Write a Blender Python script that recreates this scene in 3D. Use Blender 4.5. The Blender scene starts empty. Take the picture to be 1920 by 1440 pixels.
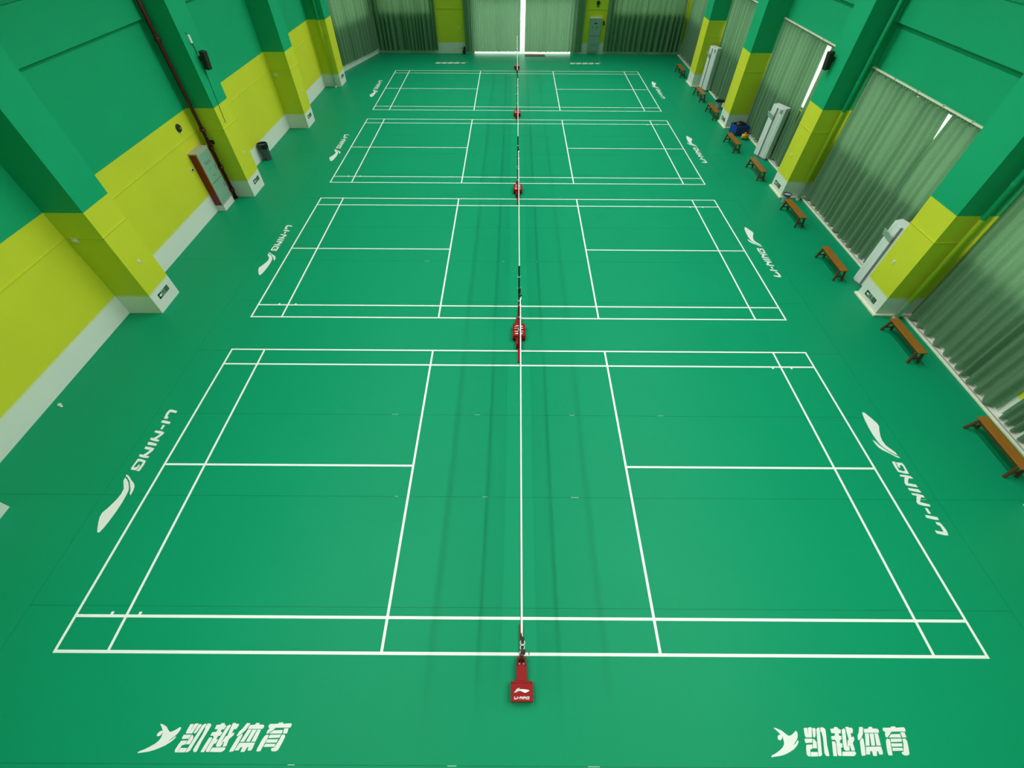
import bpy, bmesh, math, random
from mathutils import Vector, Matrix

random.seed(7)
scene = bpy.context.scene
COL = scene.collection

# ------------------------------------------------------------------ camera, world, exposure
CAM_POS = (-0.1494, -1.0203, 7.2504)
CAM_YAW, CAM_PITCH, CAM_ROLL, FOCAL_PX = -0.00051, 0.871904, -0.00573, 814.23
cam_data = bpy.data.cameras.new('camera')
cam_data.sensor_fit = 'HORIZONTAL'
cam_data.sensor_width = 36.0
cam_data.lens = FOCAL_PX / 1920.0 * 36.0
cam_data.clip_start, cam_data.clip_end = 0.05, 300
cam = bpy.data.objects.new('camera', cam_data)
COL.objects.link(cam)


def camera_matrix(yaw, pitch, roll, pos):
    cy, sy, cp, sp, cr, sr = math.cos(yaw), math.sin(yaw), math.cos(pitch), math.sin(pitch), math.cos(roll), math.sin(roll)
    f = Vector((sy * cp, cy * cp, -sp))
    r = Vector((cy, -sy, 0))
    d = f.cross(r)
    r2 = cr * r + sr * d
    d2 = -sr * r + cr * d
    m = Matrix((r2, -d2, -f)).transposed().to_4x4()
    m.translation = pos
    return m


cam.matrix_world = camera_matrix(CAM_YAW, CAM_PITCH, CAM_ROLL, CAM_POS)
scene.camera = cam

world = bpy.data.worlds.new('world')
scene.world = world
world.use_nodes = True
bg = world.node_tree.nodes['Background']
bg.inputs['Color'].default_value = (1.0, 0.99, 0.95, 1)
bg.inputs['Strength'].default_value = 6.0

scene.view_settings.view_transform = 'Standard'
scene.view_settings.look = 'None'
scene.view_settings.gamma = 1.0
scene.view_settings.use_curve_mapping = False
scene.view_settings.exposure = 0.0

LAMP_Z = 8.0
LAMP_ROWS = (-5.3, -2.4, 2.5, 5.5)
LAMP_POWER = (168.0, 158.0, 158.0, 225.0)      # watts per lamp with added louvres, row by row
LAMP_YS = [-1.2 + 3.75 * k for k in range(9)]
scene.cycles.max_bounces = 6
scene.cycles.diffuse_bounces = 4
scene.cycles.glossy_bounces = 2
scene.cycles.transmission_bounces = 3
scene.cycles.transparent_max_bounces = 8
scene.cycles.caustics_reflective = False
scene.cycles.caustics_refractive = False

# ------------------------------------------------------------------ room numbers (metres)
X_LEFT, X_RIGHT, Y_NEAR, Y_BACK, Z_CEIL = -9.78, 9.88, -2.8, 31.15, 8.7
COL_L, COL_R = -8.95, 8.98                     # front faces of the pillars
LEFT_PILLARS = [(1.36, 2.19), (7.33, 8.17), (13.33, 14.22), (19.37, 20.25), (24.87, 25.78)]
RIGHT_PILLARS = [(1.45, 2.3), (7.42, 8.28), (13.48, 14.32), (19.6, 20.44), (25.15, 26.0)]
COURT_PITCH, HALF_L, COURT_W = 7.2, 6.70, 6.10
ORD = ['nearest', 'second', 'third', 'farthest']
COURT = ['nearest court', 'second court from the camera', 'third court from the camera', 'farthest court']

# ------------------------------------------------------------------ materials
MATS = {}


def new_mat(name):
    m = bpy.data.materials.new(name)
    m.use_nodes = True
    MATS[name] = m
    return m, m.node_tree.nodes, m.node_tree.links, m.node_tree.nodes['Principled BSDF']


def simple(name, color, rough=0.5, metallic=0.0, spec=0.5, var=0.0, scale=8.0, bump=0.0, bscale=200.0, transmission=0.0):
    m, n, l, p = new_mat(name)
    p.inputs['Base Color'].default_value = (*color, 1)
    p.inputs['Roughness'].default_value = rough
    p.inputs['Metallic'].default_value = metallic
    p.inputs['Specular IOR Level'].default_value = spec
    g = n.new('ShaderNodeNewGeometry')
    if var:
        t = n.new('ShaderNodeTexNoise')
        t.inputs['Scale'].default_value = scale
        t.inputs['Detail'].default_value = 4
        l.new(g.outputs['Position'], t.inputs['Vector'])
        r = n.new('ShaderNodeMapRange')
        r.inputs['To Min'].default_value = 1 - var
        r.inputs['To Max'].default_value = 1 + var
        l.new(t.outputs['Fac'], r.inputs['Value'])
        mx = n.new('ShaderNodeVectorMath')
        mx.operation = 'SCALE'
        mx.inputs[0].default_value = color
        l.new(r.outputs['Result'], mx.inputs['Scale'])
        l.new(mx.outputs['Vector'], p.inputs['Base Color'])
    if bump:
        t2 = n.new('ShaderNodeTexNoise')
        t2.inputs['Scale'].default_value = bscale
        l.new(g.outputs['Position'], t2.inputs['Vector'])
        b = n.new('ShaderNodeBump')
        b.inputs['Strength'].default_value = bump
        b.inputs['Distance'].default_value = 0.002
        l.new(t2.outputs['Fac'], b.inputs['Height'])
        l.new(b.outputs['Normal'], p.inputs['Normal'])
    return m


GREEN_WALL = (0.004, 0.37, 0.165)
YELLOW_WALL = (0.66, 0.67, 0.032)
WHITE_WALL = (0.74, 0.78, 0.72)


def paint_material():
    """Wall paint in three coats: white dado, yellow middle, green above."""
    m, n, l, p = new_mat('wall_paint')
    p.inputs['Roughness'].default_value = 0.62
    p.inputs['Specular IOR Level'].default_value = 0.3
    g = n.new('ShaderNodeNewGeometry')
    s = n.new('ShaderNodeSeparateXYZ')
    l.new(g.outputs['Position'], s.inputs[0])
    nz = n.new('ShaderNodeTexNoise')
    nz.inputs['Scale'].default_value = 0.9
    nz.inputs['Detail'].default_value = 5
    l.new(g.outputs['Position'], nz.inputs['Vector'])

    def step(z, w):
        r = n.new('ShaderNodeMapRange')
        r.inputs['From Min'].default_value = z - w
        r.inputs['From Max'].default_value = z + w
        l.new(s.outputs['Z'], r.inputs['Value'])
        return r.outputs['Result']

    def mix(fac, a, b):
        x = n.new('ShaderNodeMix')
        x.data_type = 'RGBA'
        l.new(fac, x.inputs[0])
        for v, i in ((a, 6), (b, 7)):
            if isinstance(v, tuple):
                x.inputs[i].default_value = (*v, 1)
            else:
                l.new(v, x.inputs[i])
        return x.outputs[2]

    c = mix(step(0.53, 0.035), WHITE_WALL, YELLOW_WALL)
    c = mix(step(2.665, 0.004), c, GREEN_WALL)
    r = n.new('ShaderNodeMapRange')
    r.inputs['To Min'].default_value = 0.93
    r.inputs['To Max'].default_value = 1.07
    l.new(nz.outputs['Fac'], r.inputs['Value'])
    v = n.new('ShaderNodeVectorMath')
    v.operation = 'SCALE'
    l.new(c, v.inputs[0])
    l.new(r.outputs['Result'], v.inputs['Scale'])
    l.new(v.outputs['Vector'], p.inputs['Base Color'])
    t2 = n.new('ShaderNodeTexNoise')
    t2.inputs['Scale'].default_value = 45
    l.new(g.outputs['Position'], t2.inputs['Vector'])
    b = n.new('ShaderNodeBump')
    b.inputs['Strength'].default_value = 0.15
    b.inputs['Distance'].default_value = 0.004
    l.new(t2.outputs['Fac'], b.inputs['Height'])
    l.new(b.outputs['Normal'], p.inputs['Normal'])
    return m


def curtain_material():
    m = bpy.data.materials.new('curtain_cloth')
    m.use_nodes = True
    MATS['curtain'] = m
    n, l = m.node_tree.nodes, m.node_tree.links
    n.clear()
    out = n.new('ShaderNodeOutputMaterial')
    g = n.new('ShaderNodeNewGeometry')
    mp = n.new('ShaderNodeMapping')
    mp.inputs['Scale'].default_value = (60, 60, 25)
    l.new(g.outputs['Position'], mp.inputs['Vector'])
    t = n.new('ShaderNodeTexNoise')
    t.inputs['Scale'].default_value = 1.0
    t.inputs['Detail'].default_value = 3
    l.new(mp.outputs['Vector'], t.inputs['Vector'])
    r = n.new('ShaderNodeMix')
    r.data_type = 'RGBA'
    l.new(t.outputs['Fac'], r.inputs[0])
    r.inputs[6].default_value = (0.135, 0.270, 0.160, 1)
    r.inputs[7].default_value = (0.220, 0.395, 0.245, 1)
    d = n.new('ShaderNodeBsdfDiffuse')
    tr = n.new('ShaderNodeBsdfTranslucent')
    l.new(r.outputs[2], d.inputs['Color'])
    l.new(r.outputs[2], tr.inputs['Color'])
    mx = n.new('ShaderNodeMixShader')
    mx.inputs[0].default_value = 0.36
    l.new(d.outputs[0], mx.inputs[1])
    l.new(tr.outputs[0], mx.inputs[2])
    l.new(mx.outputs[0], out.inputs['Surface'])
    return m


def glass_material(key, name, tint):
    m = bpy.data.materials.new(name)
    m.use_nodes = True
    MATS[key] = m
    n, l = m.node_tree.nodes, m.node_tree.links
    n.clear()
    out = n.new('ShaderNodeOutputMaterial')
    t = n.new('ShaderNodeBsdfTransparent')
    t.inputs['Color'].default_value = tint
    g = n.new('ShaderNodeBsdfGlossy')
    g.inputs['Roughness'].default_value = 0.02
    mx = n.new('ShaderNodeMixShader')
    mx.inputs[0].default_value = 0.06
    l.new(t.outputs[0], mx.inputs[1])
    l.new(g.outputs[0], mx.inputs[2])
    l.new(mx.outputs[0], out.inputs['Surface'])
    return m


def wood_material(name, c0, c1):
    m, n, l, p = new_mat(name)
    p.inputs['Roughness'].default_value = 0.42
    g = n.new('ShaderNodeTexCoord')
    mp = n.new('ShaderNodeMapping')
    mp.inputs['Scale'].default_value = (30, 1.6, 30)
    l.new(g.outputs['Object'], mp.inputs['Vector'])
    t = n.new('ShaderNodeTexNoise')
    t.inputs['Scale'].default_value = 1.6
    t.inputs['Detail'].default_value = 6
    l.new(mp.outputs['Vector'], t.inputs['Vector'])
    r = n.new('ShaderNodeMix')
    r.data_type = 'RGBA'
    l.new(t.outputs['Fac'], r.inputs[0])
    r.inputs[6].default_value = (*c0, 1)
    r.inputs[7].default_value = (*c1, 1)
    l.new(r.outputs[2], p.inputs['Base Color'])
    return m


paint_material()
curtain_material()
glass_material('glass', 'tinted_window_glass', (0.52, 0.56, 0.48, 1))
glass_material('door_glass', 'door_glass', (0.74, 0.78, 0.74, 1))
simple('floor_mat', (0.003, 0.280, 0.130), rough=0.46, spec=0.10, var=0.05, scale=0.55, bump=0.12, bscale=260)
simple('subfloor', (0.004, 0.10, 0.05), rough=0.7)
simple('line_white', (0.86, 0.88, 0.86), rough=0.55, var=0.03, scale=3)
simple('logo_white', (0.80, 0.81, 0.80), rough=0.55, var=0.03, scale=5)
simple('ceiling', (0.42, 0.45, 0.43), rough=0.9, var=0.04)
simple('cream_trim', (0.80, 0.80, 0.62), rough=0.5, var=0.05)
simple('white_ledge', (0.72, 0.73, 0.66), rough=0.6, var=0.06, scale=12)
simple('grey_strip', (0.36, 0.36, 0.37), rough=0.5)
simple('frame_white', (0.78, 0.80, 0.80), rough=0.35, var=0.02)
simple('alu', (0.62, 0.64, 0.66), rough=0.35, metallic=0.8)
simple('red_steel', (0.30, 0.004, 0.007), rough=0.32, spec=0.25, var=0.06, scale=14)
simple('red_pipe', (0.10, 0.006, 0.010), rough=0.35, var=0.10, scale=9)
simple('cabinet_red', (0.24, 0.008, 0.010), rough=0.42, var=0.06, scale=9)
simple('black_steel', (0.012, 0.010, 0.010), rough=0.35)
simple('chrome', (0.75, 0.75, 0.76), rough=0.18, metallic=1.0)
simple('rubber', (0.008, 0.008, 0.008), rough=0.8)
simple('net_cord', (0.030, 0.016, 0.012), rough=0.85)
simple('net_white', (0.80, 0.80, 0.78), rough=0.7)
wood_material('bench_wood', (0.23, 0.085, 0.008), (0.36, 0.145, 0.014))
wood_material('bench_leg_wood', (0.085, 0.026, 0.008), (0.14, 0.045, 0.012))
simple('ac_white', (0.72, 0.76, 0.75), rough=0.35, var=0.02)
simple('ac_grey', (0.17, 0.18, 0.20), rough=0.45)
simple('ac_guard', (0.42, 0.56, 0.48), rough=0.2, spec=0.6)
simple('cabinet_door', (0.23, 0.42, 0.33), rough=0.22, spec=0.6, var=0.10, scale=5)
simple('cabinet_trim', (0.42, 0.42, 0.34), rough=0.5, var=0.08)
simple('dark_print', (0.02, 0.03, 0.03), rough=0.6)
simple('red_print', (0.25, 0.02, 0.02), rough=0.6)
simple('plastic_cream', (0.70, 0.70, 0.55), rough=0.45)
simple('panel_grey', (0.25, 0.40, 0.36), rough=0.4, var=0.05, scale=6)
simple('sign_green', (0.004, 0.030, 0.016), rough=0.4)
simple('sign_pale', (0.20, 0.33, 0.17), rough=0.4)
simple('bin_grey', (0.05, 0.075, 0.08), rough=0.45, var=0.1)
simple('bin_light', (0.33, 0.36, 0.36), rough=0.4, var=0.06)
simple('bag_black', (0.006, 0.006, 0.007), rough=0.35)
simple('navy', (0.012, 0.018, 0.045), rough=0.5)
simple('crate_blue', (0.008, 0.045, 0.26), rough=0.4, var=0.06)
simple('bag_yellow', (0.62, 0.33, 0.012), rough=0.5, var=0.12, scale=14)
simple('pavement', (0.70, 0.69, 0.66), rough=0.9, var=0.05)
simple('doormat', (0.12, 0.05, 0.022), rough=0.95, var=0.25, scale=40)
simple('speaker_black', (0.018, 0.016, 0.010), rough=0.6, var=0.2, scale=60)
simple('paper_white', (0.66, 0.72, 0.62), rough=0.7)
simple('light_blocker_black', (0.02, 0.02, 0.02), rough=0.8)
simple('lamp_housing', (0.7, 0.7, 0.7), rough=0.5)

# ------------------------------------------------------------------ mesh helpers


class MB:
    def __init__(self):
        self.v, self.f = [], []

    def add(self, verts, faces):
        o = len(self.v)
        self.v += [tuple(q) for q in verts]
        self.f += [[i + o for i in fc] for fc in faces]
        return self

    def box(self, x0, y0, z0, x1, y1, z1):
        x0, x1 = sorted((x0, x1)); y0, y1 = sorted((y0, y1)); z0, z1 = sorted((z0, z1))
        return self.add([(x0, y0, z0), (x1, y0, z0), (x1, y1, z0), (x0, y1, z0), (x0, y0, z1), (x1, y0, z1), (x1, y1, z1), (x0, y1, z1)],
                        [(0, 3, 2, 1), (4, 5, 6, 7), (0, 1, 5, 4), (1, 2, 6, 5), (2, 3, 7, 6), (3, 0, 4, 7)])

    def hexa(self, lo, hi):
        """two rings of 4 points"""
        return self.add(list(lo) + list(hi), [(0, 3, 2, 1), (4, 5, 6, 7), (0, 1, 5, 4), (1, 2, 6, 5), (2, 3, 7, 6), (3, 0, 4, 7)])

    def prism(self, poly, z0, z1):
        a = sum(poly[i][0] * poly[(i + 1) % len(poly)][1] - poly[(i + 1) % len(poly)][0] * poly[i][1] for i in range(len(poly)))
        if a < 0:
            poly = poly[::-1]
        n = len(poly)
        vs = [(x, y, z0) for x, y in poly] + [(x, y, z1) for x, y in poly]
        fs = [list(range(n))[::-1], list(range(n, 2 * n))] + [(i, (i + 1) % n, n + (i + 1) % n, n + i) for i in range(n)]
        return self.add(vs, fs)

    def cyl(self, p0, p1, r0, r1=None, seg=12):
        r1 = r0 if r1 is None else r1
        p0, p1 = Vector(p0), Vector(p1)
        d = (p1 - p0).normalized()
        u = d.orthogonal().normalized()
        w = d.cross(u)
        ring = lambda p, r: [p + r * (math.cos(2 * math.pi * i / seg) * u + math.sin(2 * math.pi * i / seg) * w) for i in range(seg)]
        vs = ring(p0, r0) + ring(p1, r1)
        fs = [list(range(seg))[::-1], list(range(seg, 2 * seg))] + [(i, (i + 1) % seg, seg + (i + 1) % seg, seg + i) for i in range(seg)]
        return self.add(vs, fs)

    def tube(self, pts, r, seg=6):
        for a, b in zip(pts, pts[1:]):
            self.cyl(a, b, r, seg=seg)
        return self

    def lathe(self, prof, c=(0, 0, 0), seg=16, sx=1, sy=1):
        vs, fs = [], []
        for r, z in prof:
            vs += [(c[0] + sx * r * math.cos(2 * math.pi * (i + .5) / seg), c[1] + sy * r * math.sin(2 * math.pi * (i + .5) / seg), c[2] + z) for i in range(seg)]
        for k in range(len(prof) - 1):
            fs += [(k * seg + i, k * seg + (i + 1) % seg, (k + 1) * seg + (i + 1) % seg, (k + 1) * seg + i) for i in range(seg)]
        fs += [list(range(seg))[::-1], [(len(prof) - 1) * seg + i for i in range(seg)]]
        return self.add(vs, fs)

    def blob(self, c, r, seed=0, rough=0.2, sub=2):
        bm = bmesh.new()
        bmesh.ops.create_icosphere(bm, subdivisions=sub, radius=1)
        rnd = random.Random(seed)
        for q in bm.verts:
            k = 1 + rough * (rnd.random() - .5) * 2
            q.co = Vector((c[0] + q.co.x * r[0] * k, c[1] + q.co.y * r[1] * k, c[2] + q.co.z * r[2] * k))
        bm.verts.index_update()
        self.add([tuple(q.co) for q in bm.verts], [[w.index for w in fc.verts] for fc in bm.faces])
        bm.free()
        return self

    def build(self, name, mat, parent=None, loc=None, rot=None, bevel=0.0, smooth=False):
        me = bpy.data.meshes.new(name)
        me.from_pydata(self.v, [], self.f)
        me.update()
        me.materials.append(MATS[mat])
        if smooth:
            me.polygons.foreach_set('use_smooth', [True] * len(me.polygons))
        o = bpy.data.objects.new(name, me)
        COL.objects.link(o)
        if parent:
            o.parent = parent
        if loc:
            o.location = loc
        if rot:
            o.rotation_euler = rot
        if bevel:
            b = o.modifiers.new('bevel', 'BEVEL')
            b.width = bevel
            b.segments = 2
            b.limit_method = 'ANGLE'
        return o


def thing(name, label, cat, loc=(0, 0, 0), rotz=0.0, group=None):
    o = bpy.data.objects.new(name, None)
    o.empty_display_size = 0.1
    COL.objects.link(o)
    o.location = loc
    o.rotation_euler = (0, 0, rotz)
    return tag(o, label, cat, group)


def tag(o, label, cat, group=None):
    o['label'] = label
    o['category'] = cat
    if group:
        o['group'] = group
    return o


def struct(o, label=None):
    o['kind'] = 'structure'
    if label:
        o['label'] = label
    return o


def copy_thing(root, loc, rotz, label):
    r = root.copy()
    COL.objects.link(r)
    r.location, r.rotation_euler = loc, (0, 0, rotz)
    r['label'] = label
    for ch in list(root.children):
        c = ch.copy()
        COL.objects.link(c)
        c.parent = r
        for g in list(ch.children):
            d = g.copy()
            COL.objects.link(d)
            d.parent = c
    return r


def box(*a):
    return MB().box(*a)

# ------------------------------------------------------------------ floor
floor = struct(box(-10.2, Y_NEAR - .2, -0.15, 10.2, Y_BACK + .06, -0.004).build('floor', 'subfloor'), 'green sports hall floor of mat strips laid edge to edge')
SEAM = 0.004
X_SEAM = 7.46
edges = [Y_NEAR] + [0.62 + 1.8065 * k for k in range(-1, 17)] + [Y_BACK]
edges = sorted(e for e in edges if Y_NEAR <= e <= Y_BACK)
for a, b in zip(edges, edges[1:]):
    if b - a > 0.05:
        box(-X_SEAM, a + SEAM / 2, -0.004, X_SEAM, b - SEAM / 2, 0).build('mat_strip', 'floor_mat', floor)
for s in (-1, 1):
    xo = X_LEFT if s < 0 else 9.70
    ys = [Y_NEAR, 2.43, 9.66, 16.9, 24.1, Y_BACK]
    for a, b in zip(ys, ys[1:]):
        box(s * (X_SEAM + SEAM), a + SEAM / 2, -0.004, xo, b - SEAM / 2, 0).build('mat_strip', 'floor_mat', floor)

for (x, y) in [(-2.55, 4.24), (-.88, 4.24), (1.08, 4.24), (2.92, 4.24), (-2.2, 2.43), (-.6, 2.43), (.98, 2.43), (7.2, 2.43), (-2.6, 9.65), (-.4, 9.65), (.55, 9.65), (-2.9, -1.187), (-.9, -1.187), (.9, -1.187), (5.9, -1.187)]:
    box(x - .05 - .02 * math.sin(x * 9), y - .002, 0, x + .05 + .03 * math.cos(x * 7), y + .002, .0008).build('seam_glint', 'line_white', floor)  # white strips painted in for the glints along the mat seams

# ------------------------------------------------------------------ walls, pillars, ceiling
wl = struct(box(X_LEFT - .25, Y_NEAR, 0, X_LEFT, 27.0, Z_CEIL).build('wall_left', 'wall_paint'), 'left wall painted green over yellow over white')
# the wall turns inward towards the back-left corner
A, B = Vector((X_LEFT, 26.35)), Vector((-8.31, Y_BACK))
d = (B - A).normalized()
nrm = Vector((d.y, -d.x))            # pointing into the room
SW_LEN = (B - A).length


def slant(s, off):
    q = A + d * s + nrm * off
    return (q.x, q.y)


m = MB()


def slant_box(m, s0, s1, z0, z1, o0=-.25, o1=0.0):
    m.prism([slant(s0, o0), slant(s1, o0), slant(s1, o1), slant(s0, o1)], z0, z1)


SW0, SW1 = 0.9, 4.5
slant_box(m, -.3, SW_LEN + .1, 0, 1.85)
slant_box(m, -.3, SW_LEN + .1, 3.65, Z_CEIL)
slant_box(m, -.3, SW0, 1.85, 3.65)
slant_box(m, SW1, SW_LEN + .1, 1.85, 3.65)
struct(m.build('wall_left_slanted', 'wall_paint'), 'slanted wall section beyond the last left pillar')

# right wall with one window opening per bay
BAYS = [(2.3, 7.42), (8.28, 13.48), (14.32, 19.6), (20.44, 25.15), (26.0, 31.0)]
WZ0, WZ1 = 1.80, 3.66
m = MB()
m.box(X_RIGHT, Y_NEAR, 0, X_RIGHT + .25, Y_BACK + .25, WZ0)
m.box(X_RIGHT, Y_NEAR, WZ1, X_RIGHT + .25, Y_BACK + .25, Z_CEIL)
prev = Y_NEAR
for y0, y1 in BAYS:
    m.box(X_RIGHT, prev, WZ0, X_RIGHT + .25, y0 + .10, WZ1)
    prev = y1 - .06
m.box(X_RIGHT, prev, WZ0, X_RIGHT + .25, Y_BACK + .25, WZ1)
struct(m.build('wall_right', 'wall_paint'), 'right wall with a curtained window in each bay')

# back wall: door in the middle, window on either side
DOOR = (-2.62, 3.32, 2.75)
BW = [(-7.9, -4.95), (5.5, 9.62)]
m = MB()
yb = Y_BACK
m.box(-8.6, yb, 0, BW[0][0], yb + .25, Z_CEIL)
for (a, b) in BW:
    m.box(a, yb, 0, b, yb + .25, 1.88)
    m.box(a, yb, WZ1, b, yb + .25, Z_CEIL)
m.box(BW[0][1], yb, 0, DOOR[0], yb + .25, Z_CEIL)
m.box(DOOR[0], yb, DOOR[2], DOOR[1], yb + .25, Z_CEIL)
m.box(DOOR[1], yb, 0, BW[1][0], yb + .25, Z_CEIL)
m.box(BW[1][1], yb, 0, X_RIGHT, yb + .25, Z_CEIL)
struct(m.build('wall_back', 'wall_paint'), 'back wall with the curtained entrance door in its middle')
struct(box(X_LEFT - .25, Y_NEAR - .25, 0, X_RIGHT + .25, Y_NEAR, Z_CEIL).build('wall_front', 'wall_paint'), 'near end wall behind the camera')
struct(box(X_LEFT - .25, Y_NEAR - .25, Z_CEIL, X_RIGHT + .25, Y_BACK + .3, Z_CEIL + .2).build('ceiling', 'ceiling'), 'plain ceiling above the lamps')

# windows
win_no = 1


def window(name_no, pts, z0, z1, panes):
    """pts: function t(0..1) , depth -> (x,y); builds frame, mullions and panes"""
    w = struct(bpy.data.objects.new('window_%d' % name_no, None), 'daylit window hidden behind curtains')
    COL.objects.link(w)
    f = MB()

    def bar(t0, t1, za, zb):
        f.prism([pts(t0, .09), pts(t1, .09), pts(t1, .15), pts(t0, .15)], za, zb)
    bar(0, 1, z0, z0 + .06)
    bar(0, 1, z1 - .06, z1)
    bar(0, .012, z0, z1)
    bar(.988, 1, z0, z1)
    f.build('window_frame', 'frame_white', w)
    for k in range(1, panes):
        b = MB()
        b.prism([pts(k / panes - .007, .09), pts(k / panes + .007, .09), pts(k / panes + .007, .15), pts(k / panes - .007, .15)], z0 + .06, z1 - .06)
        b.build('mullion', 'frame_white', w)
    for k in range(panes):
        g = MB()
        t0, t1 = k / panes + .01, (k + 1) / panes - .01
        g.prism([pts(t0, .117), pts(t1, .117), pts(t1, .123), pts(t0, .123)], z0 + .06, z1 - .06)
        g.build('pane', 'glass', w)


for y0, y1 in BAYS:
    a, b = y0 + .10, y1 - .06
    window(win_no, lambda t, q, a=a, b=b: (X_RIGHT + q, a + t * (b - a)), WZ0, WZ1, 4)
    win_no += 1
for a, b in BW:
    window(win_no, lambda t, q, a=a, b=b: (a + t * (b - a), yb + q), 1.88, WZ1, 3)
    win_no += 1
window(win_no, lambda t, q: slant(SW0 + t * (SW1 - SW0), -q), 1.85, WZ1, 3)

# the entrance: four glazed leaves
door = struct(bpy.data.objects.new('door_1', None), 'glazed entrance door behind the middle curtains')
COL.objects.link(door)
f = MB()
f.box(DOOR[0], yb + .08, 0, DOOR[0] + .07, yb + .18, DOOR[2])
f.box(DOOR[1] - .07, yb + .08, 0, DOOR[1], yb + .18, DOOR[2])
f.box(DOOR[0], yb + .08, DOOR[2] - .08, DOOR[1], yb + .18, DOOR[2])
f.build('door_frame', 'alu', door)
lw = (DOOR[1] - DOOR[0] - .14) / 4
for k in range(4):
    x0 = DOOR[0] + .07 + k * lw
    x1 = x0 + lw
    l_ = MB()
    l_.box(x0 + .002, yb + .115, .01, x0 + .012, yb + .135, DOOR[2] - .09).box(x1 - .012, yb + .115, .01, x1 - .002, yb + .135, DOOR[2] - .09)
    l_.box(x0 + .012, yb + .10, DOOR[2] - .17, x1 - .012, yb + .15, DOOR[2] - .09)
    leaf = l_.build('door_leaf', 'alu', door)
    box(x0 + .012, yb + .122, .012, x1 - .012, yb + .128, DOOR[2] - .17).build('pane', 'door_glass', leaf)
    hx = x1 - .09 if k in (0, 1) else x0 + .09
    MB().tube([(hx, yb + .10, 1.0), (hx, yb + .05, 1.0), (hx, yb + .05, 1.35), (hx, yb + .10, 1.35)], .012).build('door_handle', 'chrome', leaf)

struct(box(-14, Y_BACK + .061, -.12, 16, Y_BACK + 9, -.004).build('pavement', 'pavement'), 'bright paving outside the entrance door')

# pillars
ORDL = ['nearest', 'second', 'third', 'fourth', 'fifth']
for side, plist in (('left', LEFT_PILLARS), ('right', RIGHT_PILLARS)):
    for i, (y0, y1) in enumerate(plist):
        if side == 'left':
            o = box(X_LEFT - .1, y0, 0, COL_L, y1, Z_CEIL).build('pillar', 'wall_paint')
        else:
            o = box(COL_R, y0, 0, X_RIGHT + .1, y1, Z_CEIL).build('pillar', 'wall_paint')
        struct(o, '%s pillar on the %s wall painted white, yellow and green' % (ORDL[i], side))
        g = MB()                       # thin paint joint round the pillar
        e = .011
        if side == 'left':
            g.box(COL_L, y0 - e, 2.088, COL_L + e, y1 + e, 2.101).box(X_LEFT, y0 - e, 2.088, COL_L, y0, 2.101)
        else:
            g.box(COL_R - e, y0 - e, 2.043, COL_R, y1 + e, 2.057).box(COL_R, y0 - e, 2.043, X_RIGHT, y0, 2.057)
        g.build('joint_strip', 'wall_paint', o)
        if side == 'right':
            h = .055
            k = MB().prism([(COL_R - .055, y0 - .06), (X_RIGHT, y0 - .06), (X_RIGHT, y0), (COL_R, y0), (COL_R, y1), (X_RIGHT, y1), (X_RIGHT, y1 + .05), (COL_R - .055, y1 + .05)], 0, h)
            k.build('base_trim', 'cream_trim', o, bevel=.01)
# joints and beams on the walls between pillars
trim_no = 1
for side, plist, end in (('left', LEFT_PILLARS, 27.0), ('right', RIGHT_PILLARS, Y_BACK)):
    ys = [Y_NEAR] + [q for pr in plist for q in pr] + [end]
    for y0, y1 in zip(ys[::2], ys[1::2]):
        if side == 'left':
            t = box(X_LEFT, y0, 2.075, X_LEFT + .012, y1, 2.098).build('trim_%d' % trim_no, 'wall_paint')
            struct(t, 'thin paint joint along the left wall')
            trim_no += 1
            if y1 < 26:
                t = box(X_LEFT, y0, 4.72, X_LEFT + .11, y1, 5.56).build('trim_%d' % trim_no, 'wall_paint')
                struct(t, 'green wall beam between two left pillars')
                trim_no += 1
        else:
            t = box(X_RIGHT - .16, y0, 4.72, X_RIGHT, y1, 5.56).build('trim_%d' % trim_no, 'wall_paint')
            struct(t, 'green wall beam between two right pillars')
            trim_no += 1
            # skirting: cream kerb, grey strip, white ledge
            a0, a1 = max(y0, Y_NEAR) + .07, y1 - .07
            sk = struct(box(9.675, a0, 0, 9.725, a1, .045).build('baseboard_right_%d' % trim_no, 'cream_trim', bevel=.008), 'cream skirting with grey strip below the right curtains')
            box(9.726, a0, 0, 9.762, a1, .040).build('strip', 'grey_strip', sk)
            box(9.763, a0, 0, X_RIGHT, a1, .035).build('ledge', 'white_ledge', sk)
t = MB()
for a, b in ((BW[0][1], DOOR[0]), (DOOR[1], BW[1][0])):
    t.box(a, yb - .012, 2.07, b, yb, 2.095)
struct(t.build('trim_%d' % trim_no, 'wall_paint'), 'thin paint joint on the back wall piers')

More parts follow.
